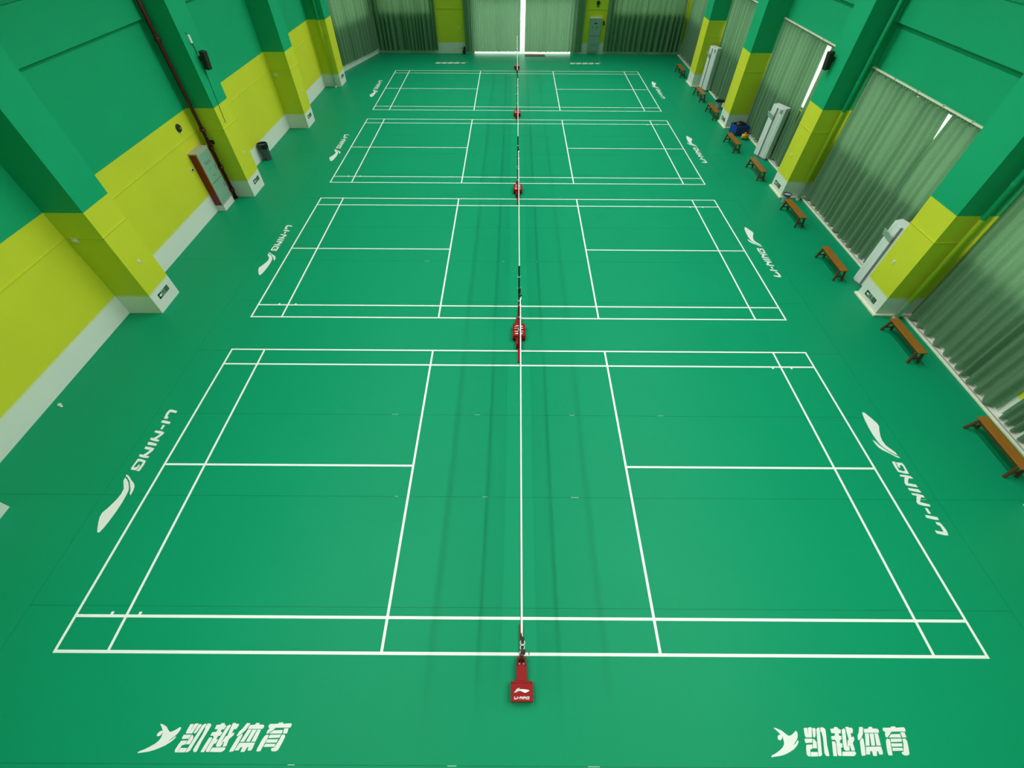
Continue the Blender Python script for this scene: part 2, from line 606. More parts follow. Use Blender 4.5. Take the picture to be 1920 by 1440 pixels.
# ------------------------------------------------------------------ ceiling lamps (unseen rows along the hall; louvres and skirts added to shape the light)
lamp_proto = {}
for ri, lx in enumerate(LAMP_ROWS):
    for k, ly in enumerate(LAMP_YS):
        lb = 'unseen ceiling lamp above the courts, with louvres added to shape light'
        if ri not in lamp_proto:
            t = thing('ceiling_lamp', lb, 'lamp', (lx, ly, LAMP_Z), 0, 'ceiling lamps')
            box(-.18, -1.62, .02, .18, 1.62, .10).build('housing', 'lamp_housing', t)
            bl = MB()
            for j in range(21):              # slanted cross blades added to cut light along the hall
                yj, sl, th = -1.55 + j * .155, .035, .004
                bl.hexa([(-.155, yj - sl - th, -.165), (.155, yj - sl - th, -.165), (.155, yj - sl + th, -.165), (-.155, yj - sl + th, -.165)],
                        [(-.155, yj - th, -.005), (.155, yj - th, -.005), (.155, yj + th, -.005), (-.155, yj + th, -.005)])
            bl.build('added_louvre', 'light_blocker_black', t)
            for s_ in (-1, 1):
                box(s_ * .16, -1.62, -.03, s_ * .168, 1.62, .02).build('added_skirt', 'light_blocker_black', t)  # side plates added to trim lamp light on the upper walls
            for y_ in (-1.2, 1.2):
                MB().tube([(0, y_, .1), (0, y_, .7)], .006).build('suspension_wire', 'alu', t)
            ld = bpy.data.lights.new('lamp_light', 'AREA')
            ld.shape = 'RECTANGLE'
            ld.size, ld.size_y = .24, 3.1
            ld.energy = LAMP_POWER[ri]
            ld.color = (1.0, 1.0, 0.97)
            lo = bpy.data.objects.new('lamp_light', ld)
            COL.objects.link(lo)
            lo.parent = t
            lamp_proto[ri] = t
        else:
            copy_thing(lamp_proto[ri], (lx, ly, LAMP_Z), 0, lb)

# ------------------------------------------------------------------ court markings
LW = .04


def court_lines(k):
    y0 = k * COURT_PITCH
    c = thing('court_marking', 'white painted line marking of the %s' % COURT[k], 'court marking', (0, y0, 0), 0, 'badminton court markings')

    HT = {'base_line': .0012, 'long_service_line': .0015, 'short_service_line': .0018, 'centre_line': .0021, 'side_line': .0012, 'singles_side_line': .0024, 'test_mark': .0027}

    def ln(name, x0, ya, x1, yb_):
        box(x0, ya, 0, x1, yb_, HT[name]).build(name, 'line_white', c)
    for s in (-1, 1):
        xs = sorted((s * HALF_L, s * (HALF_L - LW)))
        ln('base_line', xs[0], 0, xs[1], COURT_W)
        xs = sorted((s * (HALF_L - .76), s * (HALF_L - .80)))
        ln('long_service_line', xs[0], LW, xs[1], COURT_W - LW)
        xs = sorted((s * 1.98, s * 2.02))
        ln('short_service_line', xs[0], LW, xs[1], COURT_W - LW)
        xs = sorted((s * 2.02, s * (HALF_L - LW)))
        ln('centre_line', xs[0], COURT_W / 2 - LW / 2, xs[1], COURT_W / 2 + LW / 2)
    for ya in (0, COURT_W - LW):
        ln('side_line', -HALF_L + LW, ya, HALF_L - LW, ya + LW)
    for ya in (.46, COURT_W - .46 - LW):
        ln('singles_side_line', -HALF_L + LW, ya, HALF_L - LW, ya + LW)
    for q in (.53, .95):
        ln('test_mark', -HALF_L + q, .50, -HALF_L + q + LW, .54)
        ln('test_mark', HALF_L - q - LW, COURT_W - .54, HALF_L - q, COURT_W - .50)


for k in range(4):
    court_lines(k)

# ------------------------------------------------------------------ floor lettering (outlines in metres on the floor)
KAIYUE = {
 'emblem': [[(-0.798,0.137),(-0.757,0.130),(-0.700,0.108),(-0.661,0.076),(-0.627,0.053),(-0.588,0.062),(-0.550,0.083),(-0.516,0.105),(-0.502,0.097),(-0.502,0.073),(-0.518,0.039),(-0.538,0.016),(-0.579,-0.018),(-0.609,-0.043),(-0.572,-0.024),(-0.526,0.012),(-0.522,-0.001),(-0.536,-0.021),(-0.571,-0.051),(-0.616,-0.080),(-0.679,-0.107),(-0.744,-0.130),(-0.800,-0.143),(-0.866,-0.151),(-0.927,-0.158),(-0.931,-0.150),(-0.911,-0.137),(-0.862,-0.121),(-0.810,-0.096),(-0.756,-0.065),(-0.724,-0.035),(-0.712,-0.008),(-0.711,0.022),(-0.712,0.045),(-0.726,0.065),(-0.753,0.096),(-0.776,0.118)], [(-0.719,0.037),(-0.725,0.026),(-0.736,0.016),(-0.748,0.010),(-0.760,0.008),(-0.769,0.010),(-0.776,0.016),(-0.780,0.025),(-0.777,0.036),(-0.772,0.047),(-0.761,0.057),(-0.749,0.063),(-0.736,0.065),(-0.726,0.063),(-0.720,0.057),(-0.716,0.048)]],
 'kai': [[(-0.397,0.135),(-0.361,0.137),(-0.353,0.128),(-0.365,0.080),(-0.361,0.082),(-0.342,0.139),(-0.296,0.144),(-0.293,0.132),(-0.332,0.040),(-0.409,0.038),(-0.415,0.050),(-0.410,0.087)], [(-0.286,0.134),(-0.252,0.136),(-0.248,0.122),(-0.280,0.051),(-0.297,0.039),(-0.314,0.044)], [(-0.433,0.026),(-0.334,0.028),(-0.350,-0.013),(-0.437,-0.017),(-0.439,0.000)], [(-0.325,0.027),(-0.305,0.017),(-0.293,-0.010),(-0.313,-0.069),(-0.366,-0.069)], [(-0.434,-0.034),(-0.357,-0.031),(-0.374,-0.073),(-0.405,-0.079),(-0.431,-0.149),(-0.462,-0.146),(-0.471,-0.125),(-0.454,-0.070)], [(-0.409,-0.105),(-0.321,-0.105),(-0.336,-0.147),(-0.425,-0.149)], [(-0.237,0.125),(-0.207,0.141),(-0.188,0.136),(-0.199,0.105),(-0.257,-0.069),(-0.277,-0.131),(-0.300,-0.145),(-0.329,-0.147),(-0.308,-0.085),(-0.270,0.027)], [(-0.175,0.143),(-0.136,0.141),(-0.119,0.123),(-0.136,0.065),(-0.171,-0.039),(-0.187,-0.137),(-0.204,-0.145),(-0.228,-0.143),(-0.241,-0.118),(-0.192,0.027),(-0.183,0.088),(-0.192,0.105)]],
 'yue': [[(-0.053,0.128),(-0.005,0.132),(0.008,0.147),(0.046,0.147),(0.056,0.130),(0.080,0.118),(0.064,0.084),(0.035,0.082),(0.029,0.060),(0.058,0.052),(0.042,0.020),(0.018,0.015),(0.006,-0.015),(0.032,-0.018),(0.019,-0.058),(-0.003,-0.061),(-0.018,-0.103),(-0.032,-0.142),(-0.071,-0.141),(-0.074,-0.120),(-0.051,-0.048),(-0.034,0.002),(-0.045,0.018),(-0.085,0.018),(-0.077,0.052),(-0.024,0.059),(-0.016,0.084),(-0.059,0.085)], [(-0.090,0.001),(-0.053,0.001),(-0.050,-0.018),(-0.082,-0.117),(-0.093,-0.144),(-0.137,-0.144),(-0.127,-0.104)], [(-0.005,-0.100),(0.155,-0.096),(0.165,-0.112),(0.147,-0.132),(0.120,-0.143),(-0.024,-0.142)], [(0.093,0.120),(0.128,0.134),(0.139,0.120),(0.107,0.029),(0.083,-0.044),(0.111,-0.051),(0.093,-0.090),(0.043,-0.092),(0.030,-0.077),(0.038,-0.031)], [(0.154,0.148),(0.192,0.150),(0.202,0.134),(0.210,0.143),(0.239,0.138),(0.237,0.114),(0.218,0.085),(0.194,0.087),(0.181,0.043),(0.212,0.053),(0.213,0.026),(0.186,-0.001),(0.171,-0.014),(0.165,-0.086),(0.120,-0.091),(0.120,-0.041),(0.095,-0.047),(0.091,-0.038),(0.120,0.016),(0.136,0.016),(0.144,0.086)]],
 'ti': [[(0.338,0.149),(0.381,0.149),(0.380,0.135),(0.349,0.077),(0.311,0.040),(0.269,0.013),(0.255,0.020),(0.272,0.063),(0.301,0.091)], [(0.322,0.040),(0.330,0.027),(0.308,-0.050),(0.277,-0.134),(0.226,-0.141),(0.229,-0.115),(0.271,0.000),(0.285,0.016)], [(0.385,0.128),(0.450,0.134),(0.460,0.151),(0.503,0.151),(0.506,0.134),(0.564,0.133),(0.577,0.116),(0.564,0.090),(0.373,0.089)], [(0.378,0.084),(0.429,0.084),(0.375,-0.039),(0.325,-0.041)], [(0.439,0.083),(0.492,0.083),(0.446,-0.039),(0.399,-0.039)], [(0.503,0.085),(0.548,0.083),(0.522,-0.037),(0.466,-0.039)], [(0.322,-0.050),(0.519,-0.047),(0.511,-0.101),(0.498,-0.125),(0.455,-0.127),(0.454,-0.093),(0.439,-0.093),(0.418,-0.139),(0.370,-0.140),(0.377,-0.093),(0.353,-0.094),(0.338,-0.126),(0.287,-0.126)]],
 'yu': [[(0.643,0.142),(0.747,0.144),(0.761,0.156),(0.809,0.158),(0.817,0.144),(0.918,0.150),(0.931,0.138),(0.923,0.106),(0.854,0.105),(0.734,0.103),(0.699,0.076),(0.649,0.043),(0.631,0.045),(0.635,0.075),(0.655,0.101),(0.635,0.106),(0.631,0.119)], [(0.716,0.077),(0.833,0.081),(0.830,0.044),(0.668,0.043)], [(0.846,0.097),(0.902,0.099),(0.899,0.046),(0.846,0.044),(0.845,0.073)], [(0.617,0.018),(0.639,0.032),(0.670,0.027),(0.665,0.002),(0.625,-0.113),(0.617,-0.133),(0.569,-0.133),(0.569,-0.110),(0.593,-0.032)], [(0.684,0.032),(0.827,0.034),(0.812,0.002),(0.673,-0.002)], [(0.665,-0.015),(0.806,-0.014),(0.795,-0.046),(0.657,-0.048)], [(0.657,-0.059),(0.787,-0.059),(0.782,-0.087),(0.644,-0.090)], [(0.837,0.033),(0.875,0.034),(0.886,0.013),(0.873,-0.034),(0.843,-0.115),(0.817,-0.132),(0.766,-0.132),(0.747,-0.113),(0.755,-0.100),(0.782,-0.096),(0.821,-0.021)]],
}
WING = {
 'emblem': [[(1.292,0.010),(1.278,-0.029),(1.198,-0.072),(1.105,-0.114),(1.013,-0.148),(0.940,-0.151),(0.841,-0.101),(0.699,-0.047),(0.595,-0.027),(0.484,-0.039),(0.392,-0.097),(0.326,-0.139),(0.264,-0.143),(0.289,-0.103),(0.350,-0.037),(0.441,0.028),(0.509,0.063),(0.594,0.076),(0.742,0.085),(0.911,0.078),(1.094,0.058),(1.206,0.038)], [(0.615,0.156),(0.572,0.117),(0.504,0.095),(0.420,0.039),(0.329,-0.026),(0.252,-0.111),(0.244,-0.142),(0.199,-0.156),(0.227,-0.097),(0.304,-0.012),(0.382,0.088),(0.441,0.129),(0.512,0.149)]],
 'L': [[(-1.057,-0.047),(-1.067,-0.119),(-1.119,-0.132),(-1.213,-0.144),(-1.292,-0.121),(-1.290,-0.055),(-1.257,0.055),(-1.206,0.056),(-1.229,-0.053),(-1.223,-0.082),(-1.130,-0.085),(-1.104,-0.045)]],
 'I1': [[(-0.932,0.059),(-0.940,0.002),(-0.971,-0.133),(-1.022,-0.132),(-1.020,-0.072),(-0.983,0.060)]],
 'dash': [[(-0.803,-0.018),(-0.811,-0.061),(-0.909,-0.063),(-0.905,-0.014)]],
 'N1': [[(-0.518,0.055),(-0.529,-0.035),(-0.561,-0.133),(-0.607,-0.137),(-0.598,-0.079),(-0.630,-0.044),(-0.692,-0.001),(-0.736,-0.143),(-0.777,-0.136),(-0.763,-0.022),(-0.732,0.059),(-0.687,0.059),(-0.608,0.012),(-0.573,-0.017),(-0.556,0.056)]],
 'I2': [[(-0.417,0.059),(-0.445,-0.117),(-0.505,-0.140),(-0.506,-0.091),(-0.467,0.058)]],
 'N2': [[(-0.149,0.054),(-0.156,-0.036),(-0.182,-0.136),(-0.233,-0.150),(-0.221,-0.075),(-0.256,-0.044),(-0.322,-0.000),(-0.353,-0.128),(-0.404,-0.136),(-0.389,-0.031),(-0.366,0.058),(-0.316,0.059),(-0.232,0.014),(-0.201,-0.015),(-0.186,0.059)]],
 'G': [[(0.127,0.044),(0.127,-0.013),(0.053,0.001),(-0.054,0.011),(-0.078,-0.058),(-0.072,-0.090),(-0.040,-0.102),(0.041,-0.110),(0.054,-0.078),(0.035,-0.050),(-0.003,-0.045),(-0.010,-0.025),(0.028,-0.013),(0.111,-0.026),(0.099,-0.132),(0.054,-0.145),(-0.059,-0.136),(-0.133,-0.132),(-0.127,-0.063),(-0.091,0.049),(-0.004,0.055)]],
}


def glyph_mesh(polys, f, h=.0015, z=0):
    m = MB()
    for P in polys:
        m.prism([f(a, b) for a, b in P], z, z + h)
    return m


# shoe-maker wing and letters: local frame a = reading direction, b = up
first = None
for k in range(4):
    for side in (1, -1):
        lb = 'white winged floor logo at the %s end of the %s' % (('right', 'left')[side < 0], COURT[k])
        loc = (7.13 if side > 0 else -7.115, k * COURT_PITCH + (3.075 if side > 0 else 3.03), 0)
        rz = 0 if side > 0 else math.pi
        if first is None:
            t = thing('floor_logo', lb, 'floor logo', loc, rz, 'sponsor logos on the floor')
            for key, polys in WING.items():
                glyph_mesh(polys, lambda a, b: (-b, a)).build('emblem' if key == 'emblem' else ('hyphen' if key == 'dash' else 'letter'), 'logo_white', t)
            first = t
        else:
            copy_thing(first, loc, rz, lb)

first = None
for (x, y, rz, lb) in [(4.10, -.926, 0, 'white figure emblem and Chinese lettering on the floor at bottom right'),
                       (-3.945, -.926, 0, 'white figure emblem and Chinese lettering on the floor at bottom left'),
                       (-3.75, 29.16, math.pi, 'upside-down Chinese lettering on the far floor, left of the nets'),
                       (3.97, 29.2, math.pi, 'upside-down Chinese lettering on the far floor, right of the nets')]:
    if first is None:
        t = thing('floor_lettering', lb, 'floor lettering', (x, y, 0), rz, 'hall name on the floor')
        for key, polys in KAIYUE.items():
            glyph_mesh(polys, lambda a, b: (a, b)).build('emblem' if key == 'emblem' else 'character', 'logo_white', t)
        first = t
    else:
        copy_thing(first, (x, y, 0), rz, lb)

# ------------------------------------------------------------------ nets and posts
X_NET = -.02


def make_post():
    t = thing('net_post', '', 'net post', (0, 0, 0), 0, 'net posts')
    bx = box(-.15, -.542, .025, .15, -.335, .14).build('weight_box', 'red_steel', t, bevel=.008)
    sc = .205 / 1.093
    em = MB()
    for P in WING['emblem']:
        em.prism([((a - .745) * sc, b * sc * .9 - .418) for a, b in P], .14, .1412)
    em.build('emblem', 'logo_white', bx)
    lt = MB()
    s2 = .205 / 1.42
    for key in ('L', 'I1', 'dash', 'N1', 'I2', 'N2', 'G'):
        for P in WING[key]:
            lt.prism([((a + .582) * s2, (b + .045) * s2 * 1.15 - .500) for a, b in P], .14, .1412)
    lt.build('lettering', 'logo_white', bx)
    box(-.15, -.335, .025, .15, -.31, .11).build('box_flange', 'red_steel', t, bevel=.004)
    box(-.072, -.315, .03, .072, -.105, .10).build('arm', 'red_steel', t, bevel=.008)
    for s in (-1, 1):
        box(s * .055 - .012, -.125, .03, s * .055 + .012, -.02, .115).build('bracket', 'red_steel', t, bevel=.003)
        MB().cyl((s * .03, -.112, .10), (s * .03, -.112, .122), .014, seg=8).build('bolt', 'chrome', t)
        MB().cyl((s * .09 - .012, -.517, .025), (s * .09 + .012, -.517, .025), .025, seg=12).build('wheel', 'rubber', t)
    box(-.026, -.10, .002, .026, .40, .035).build('foot_plate', 'red_steel', t, bevel=.004)
    MB().cyl((0, -.05, .03), (0, -.05, .50), .026, seg=14).build('sleeve', 'red_steel', t, smooth=False)
    MB().cyl((0, -.05, .50), (-.016, -.05, 1.545), .019, seg=14).build('post', 'black_steel', t)
    MB().cyl((-.016, -.05, 1.545), (-.016, -.05, 1.575), .023, .019, seg=14).build('cap', 'black_steel', t)
    box(-.03, -.115, .88, .03, -.07, 1.0).build('winch', 'black_steel', t, bevel=.006)
    MB().tube([(.03, -.09, .94), (.075, -.09, .94), (.075, -.13, .99)], .006).build('winch_handle', 'chrome', t)
    for z in (.62, .98, 1.30):
        MB().lathe([(.020, -.008), (.032, -.008), (.032, .008), (.020, .008)], (-.015 * (z - .5), -.05, z), 12).build('tie_ring', 'net_white', t)
    MB().tube([(-.016, -.05, 1.56), (-.02, .0, 1.55), (-.022, .05, 1.535)], .006).build('head_cord', 'net_white', t)
    return t


post0 = make_post()


def make_net():
    t = thing('badminton_net', '', 'net', (0, 0, 0), 0, 'badminton nets')
    y0, y1 = .03, 6.07
    top = lambda y: 1.55 - .026 * (1 - ((y - 3.05) / 3.05) ** 2)
    nt = MB()
    r = .0008
    n = 240
    for i in range(n + 1):
        y = y0 + (y1 - y0) * i / n
        zt = top(y) - .07
        nt.hexa([(-r, y - r, zt - .69), (r, y - r, zt - .69), (r, y + r, zt - .69), (-r, y + r, zt - .69)],
                [(-r, y - r, zt), (r, y - r, zt), (r, y + r, zt), (-r, y + r, zt)])
    for j in range(28):
        dz = .07 + .69 * (j + .5) / 28
        for i in range(12):
            ya, yc = y0 + (y1 - y0) * i / 12, y0 + (y1 - y0) * (i + 1) / 12
            za, zc = top(ya) - dz, top(yc) - dz
            nt.hexa([(-r, ya, za - r), (r, ya, za - r), (r, yc, zc - r), (-r, yc, zc - r)], [(-r, ya, za + r), (r, ya, za + r), (r, yc, zc + r), (-r, yc, zc + r)])
    o = nt.build('netting', 'net_cord', t)
    o['kind'] = 'stuff'
    tp = MB()
    for i in range(12):
        ya, yc = y0 - .02 + (y1 - y0 + .04) * i / 12, y0 - .02 + (y1 - y0 + .04) * (i + 1) / 12
        w = .011
        tp.hexa([(-w, ya, top(ya) - .075), (w, ya, top(ya) - .075), (w, yc, top(yc) - .075), (-w, yc, top(yc) - .075)],
                [(-w, ya, top(ya)), (w, ya, top(ya)), (w, yc, top(yc)), (-w, yc, top(yc))])
    tp.build('top_tape', 'net_white', t)
    bc = MB()
    for i in range(12):
        ya, yc = y0 + (y1 - y0) * i / 12, y0 + (y1 - y0) * (i + 1) / 12
        bc.cyl((0, ya, top(ya) - .76), (0, yc, top(yc) - .76), .004, seg=6)
    bc.build('bottom_cord', 'net_cord', t)
    for ye in (y0, y1):
        box(-.006, ye - .02, top(ye) - .76, .006, ye + .02, top(ye) - .075).build('side_tape', 'net_cord', t)
        for z in (.85, 1.15):
            e = -.05 if ye < 1 else 6.15
            MB().tube([(0, ye, z), (.01, (ye + e) / 2, z - .02), (0, e, z)], .004, seg=5).build('tie_cord', 'net_white', t)
    return t


net0 = make_net()
for k in range(4):
    yk = k * COURT_PITCH
    for e, (yy, rz, w) in enumerate([(yk, 0, 'near'), (yk + COURT_W, math.pi, 'far')]):
        lb = 'red weighted net post at the %s side of the %s' % (w, COURT[k])
        if k == 0 and e == 0:
            post0.location = (.005, yy, 0)
            post0['label'] = lb
        else:
            copy_thing(post0, (.005, yy, 0), rz, lb)
    lb = 'dark badminton net with white top tape across the %s' % COURT[k]
    if k == 0:
        net0.location = (X_NET, 0, 0)
        net0.rotation_euler = (0, 0, -.005)
        net0['label'] = lb
    else:
        copy_thing(net0, (X_NET + .015, yk, 0), -.002, lb)

# ------------------------------------------------------------------ curtains


def curtain(label, p0, p1, z0, z1, seed, amp=.085, wl=.25, gap0=None, gap1=None, hem=.02, group=None):
    """Pleated cloth hung along p0->p1 (left = side towards the room is the normal).  gap0/gap1(z): how far the edge is drawn back."""
    rnd = random.Random(seed)
    P0, P1 = Vector(p0), Vector(p1)
    L = (P1 - P0).length
    u = (P1 - P0) / L
    nn = Vector((-u.y, u.x))
    t = thing('curtain', label, 'curtain', (p0[0], p0[1], 0), 0, group)
    ns = max(20, int(L / .026))
    nz = 14
    ph, lam, a = 0.0, wl, 1.0
    prof = []
    target_l, target_a = wl, 1.0
    for i in range(ns + 1):
        if i % 9 == 0:
            target_l = wl * rnd.uniform(.55, 1.8)
            target_a = rnd.uniform(.45, 1.15)
        lam += (target_l - lam) * .25
        a += (target_a - a) * .25
        ph += 2 * math.pi * (L / ns) / lam
        sft = math.sin(ph)
        prof.append((a * (math.copysign(abs(sft) ** .7, sft)), rnd.uniform(-1, 1), ph))
    vs, fs = [], []
    for j in range(nz + 1):
        tz = j / nz
        z = z0 + (z1 - z0) * tz
        for i in range(ns + 1):
            s = L * i / ns
            f0 = max(0.0, 1 - s / (.45 * L)) ** 2
            f1 = max(0.0, 1 - (L - s) / (.45 * L)) ** 2
            if gap0:
                s += gap0(z) * f0
            if gap1:
                s -= gap1(z) * f1
            pr_, jit, phs = prof[i]
            am = amp * (1.0 - .35 * tz)
            off = am * pr_ + .02 * math.sin(s * 2.1 + seed) * (1 - tz)
            s2 = s + .03 * math.sin(s * 1.3 + seed * 1.7) * (1 - tz) * math.sin(math.pi * min(1, s / L))
            zz = z + (hem * (.6 * math.sin(phs) + .4 * jit) if j == 0 else 0)
            q = u * s2 + nn * off
            vs.append((q.x, q.y, zz))
    for j in range(nz):
        for i in range(ns):
            a_ = j * (ns + 1) + i
            fs.append((a_, a_ + 1, a_ + ns + 2, a_ + ns + 1))
    MB().add(vs, fs).build('cloth', 'curtain', t, smooth=True)
    # gathered heading tape
    h = MB()
    n2 = max(8, int(L / .12))
    for i in range(n2):
        a_, b_ = L * i / n2, L * (i + .75) / n2
        qa, qb = u * a_, u * b_
        h.hexa([tuple((qa - nn * .012).to_3d() + Vector((0, 0, z1 - .01))), tuple((qb - nn * .012).to_3d() + Vector((0, 0, z1 - .01))), tuple((qb + nn * .012).to_3d() + Vector((0, 0, z1 - .01))), tuple((qa + nn * .012).to_3d() + Vector((0, 0, z1 - .01)))],
               [tuple((qa - nn * .012).to_3d() + Vector((0, 0, z1 + .03))), tuple((qb - nn * .012).to_3d() + Vector((0, 0, z1 + .03))), tuple((qb + nn * .012).to_3d() + Vector((0, 0, z1 + .03))), tuple((qa + nn * .012).to_3d() + Vector((0, 0, z1 + .03)))])
    h.build('heading_tape', 'curtain', t)
    return t


def rail(label, p0, p1, z):
    u = (Vector(p1) - Vector(p0)).normalized()
    nn = Vector((-u.y, u.x)) * .022
    t = thing('curtain_rail', label, 'curtain rail', (p0[0], p0[1], 0), 0, 'curtain rails')
    e = Vector(p1) - Vector(p0)
    MB().prism([(nn.x, nn.y), (e.x + nn.x, e.y + nn.y), (e.x - nn.x, e.y - nn.y), (-nn.x, -nn.y)], z, z + .035).build('track', 'cream_trim', t)
    L = e.length
    b = int(L / 1.2) + 1
    for i in range(b + 1):
        q = e * (.02 + .96 * i / b)
        MB().prism([(q.x + nn.x * .6 - u.x * .015, q.y + nn.y * .6 - u.y * .015), (q.x + nn.x * .6 + u.x * .015, q.y + nn.y * .6 + u.y * .015), (q.x - nn.x * 3.2 + u.x * .015, q.y - nn.y * 3.2 + u.y * .015), (q.x - nn.x * 3.2 - u.x * .015, q.y - nn.y * 3.2 - u.y * .015)], z + .036, z + .05).build('rail_bracket', 'cream_trim', t)


XC, ZT = 9.79, 3.68


def opening(*knots):
    """how far an edge is drawn back at height z (piecewise linear)"""
    def g(z):
        if z <= knots[0][0]:
            return knots[0][1]
        for (za, ga), (zb, gb) in zip(knots, knots[1:]):
            if z <= zb:
                return ga + (gb - ga) * (z - za) / (zb - za)
        return knots[-1][1]
    return g


# far end to near end along the right wall, so that the normal points into the room
bay_split = [(4.33, .0, opening((0, .05), (3.7, .08))), (10.12, .07, opening((2.85, 0), (3.2, .07), (3.68, .12))),
             (15.98, .07, opening((1.4, 0), (1.85, .075), (3.68, .15))), (22.9, .06, None), (28.6, .06, None)]
bay_name = ['nearest bay', 'second bay', 'third bay', 'fourth bay', 'farthest bay']
for i, ((y0, y1), (sp, ov, gp)) in enumerate(zip(BAYS, bay_split)):
    e = .05
    curtain('grey-green curtain, far half, in the %s of the right wall' % bay_name[i], (XC - .012, y1 - e), (XC - .012, sp - ov), .10, ZT, 11 + i, gap0=opening((1.75, 0), (1.9, .05), (2.5, .05), (2.7, 0)) if i == 3 else None, gap1=gp, hem=.03, group='curtains')
    curtain('grey-green curtain, near half, in the %s of the right wall' % bay_name[i], (XC + .012, sp + ov), (XC + .012, y0 + e), .10, ZT, 31 + i, gap0=gp, hem=.03, group='curtains')
    rail('cream curtain rail on the right wall in the %s' % bay_name[i], (XC, y1 - .02), (XC, y0 + .02), ZT + .035)
# back wall, running right to left
YC = 31.03
curtain('dark green curtain on the back wall, right corner half', (9.70, YC), (7.35, YC), .16, ZT, 51, gap0=opening((1.8, 0), (1.92, .13), (3.68, .2)), amp=.07, wl=.24, hem=.03, group='curtains')
curtain('dark green curtain on the back wall beside the grey electrical cabinet', (7.37, YC + .02), (5.16, YC), .16, ZT, 52, amp=.07, wl=.24, hem=.03, group='curtains')
rail('cream curtain rail over the back right window', (9.70, YC), (5.1, YC), ZT + .035)
curtain('sunlit green door curtain right of the bright gap', (3.86, YC), (.47, YC), .125, ZT, 53, amp=.035, wl=.17, hem=.028, group='curtains')
curtain('sunlit green door curtain left of the bright gap', (.20, YC), (-3.06, YC), .125, ZT, 54, amp=.035, wl=.17, hem=.028, group='curtains')
rail('cream curtain rail over the entrance door', (3.9, YC), (-3.1, YC), ZT + .035)
curtain('dark green curtain on the back wall beside the left yellow pier', (-4.68, YC), (-6.5, YC), .17, ZT, 55, amp=.07, wl=.24, hem=.03, group='curtains')
curtain('dark green curtain on the back wall in the left corner', (-6.48, YC + .02), (-8.2, YC), .17, ZT, 56, amp=.07, wl=.24, hem=.03, group='curtains')
rail('cream curtain rail over the back left window', (-4.65, YC), (-8.2, YC), ZT + .035)
q0, q1, qm = slant(SW_LEN - .15, .11), slant(.25, .11), slant(2.6, .11)
curtain('dark green curtain on the slanted left wall, corner half', q0, qm, .27, ZT, 57, amp=.07, wl=.24, hem=.03, group='curtains')
curtain('dark green curtain on the slanted left wall beside the last left pillar', qm, q1, .30, ZT, 58, amp=.07, wl=.24, hem=.03, group='curtains')
rail('cream curtain rail on the slanted left wall', slant(SW_LEN - .15, .11), slant(.2, .11), ZT + .035)

# ------------------------------------------------------------------ benches along the right wall


def make_bench():
    t = thing('bench', '', 'bench', (0, 0, 0), 0, 'wooden benches along the curtain wall')
    H, L, W = .345, 1.17, .205
    box(-W / 2, -L / 2, H - .028, W / 2, L / 2, H).build('seat', 'bench_wood', t, bevel=.004)
    for s in (-1, 1):
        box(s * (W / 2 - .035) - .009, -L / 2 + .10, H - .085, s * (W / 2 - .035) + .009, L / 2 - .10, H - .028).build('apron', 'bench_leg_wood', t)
        yo, yi = s * (L / 2 - .015), s * (L / 2 - .075)
        for x in (-1, 1):
            xa, xb = x * (W / 2 - .028), x * (W / 2 + .012)
            w = .023
            yt = s * (L / 2 - .075)
            yf = s * (L / 2 - .035)
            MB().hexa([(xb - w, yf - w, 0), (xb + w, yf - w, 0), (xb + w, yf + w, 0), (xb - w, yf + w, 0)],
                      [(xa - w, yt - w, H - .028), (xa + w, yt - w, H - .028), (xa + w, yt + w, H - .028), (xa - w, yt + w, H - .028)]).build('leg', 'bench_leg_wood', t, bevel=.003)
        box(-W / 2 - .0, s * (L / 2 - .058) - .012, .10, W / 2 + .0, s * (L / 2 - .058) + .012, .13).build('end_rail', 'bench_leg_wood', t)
    return t


bench0 = make_bench()
BENCH = [(9.10, 3.44, .0), (8.985, 6.33, .0), (8.735, 9.39, -.01), (8.795, 12.12, .01), (8.735, 15.27, .0), (8.625, 17.63, .02), (8.83, 21.08, .0), (8.88, 23.4, .0), (8.88, 27.2, .0)]
BL = ['wooden bench nearest the camera, cut by the right edge of the frame',
      'wooden bench second from the camera, just in front of the second right pillar',
      'wooden bench third from the camera, beyond the nearest air conditioner',
      'wooden bench fourth from the camera, beside the small bin with dark rim',
      'wooden bench fifth from the camera, in front of the middle air conditioner',
      'wooden bench sixth from the camera, beside the blue crate and yellow bag',
      'wooden bench seventh from the camera, just beyond the fourth right pillar',
      'wooden bench eighth from the camera, in front of the farthest air conditioner',
      'wooden bench farthest from the camera, beyond the last right pillar']
for i, ((x, y, r), lb) in enumerate(zip(BENCH, BL)):
    if i == 0:
        bench0.location = (x, y, 0)
        bench0['label'] = lb
    else:
        copy_thing(bench0, (x, y, 0), r, lb)

# ------------------------------------------------------------------ floor-standing air conditioners


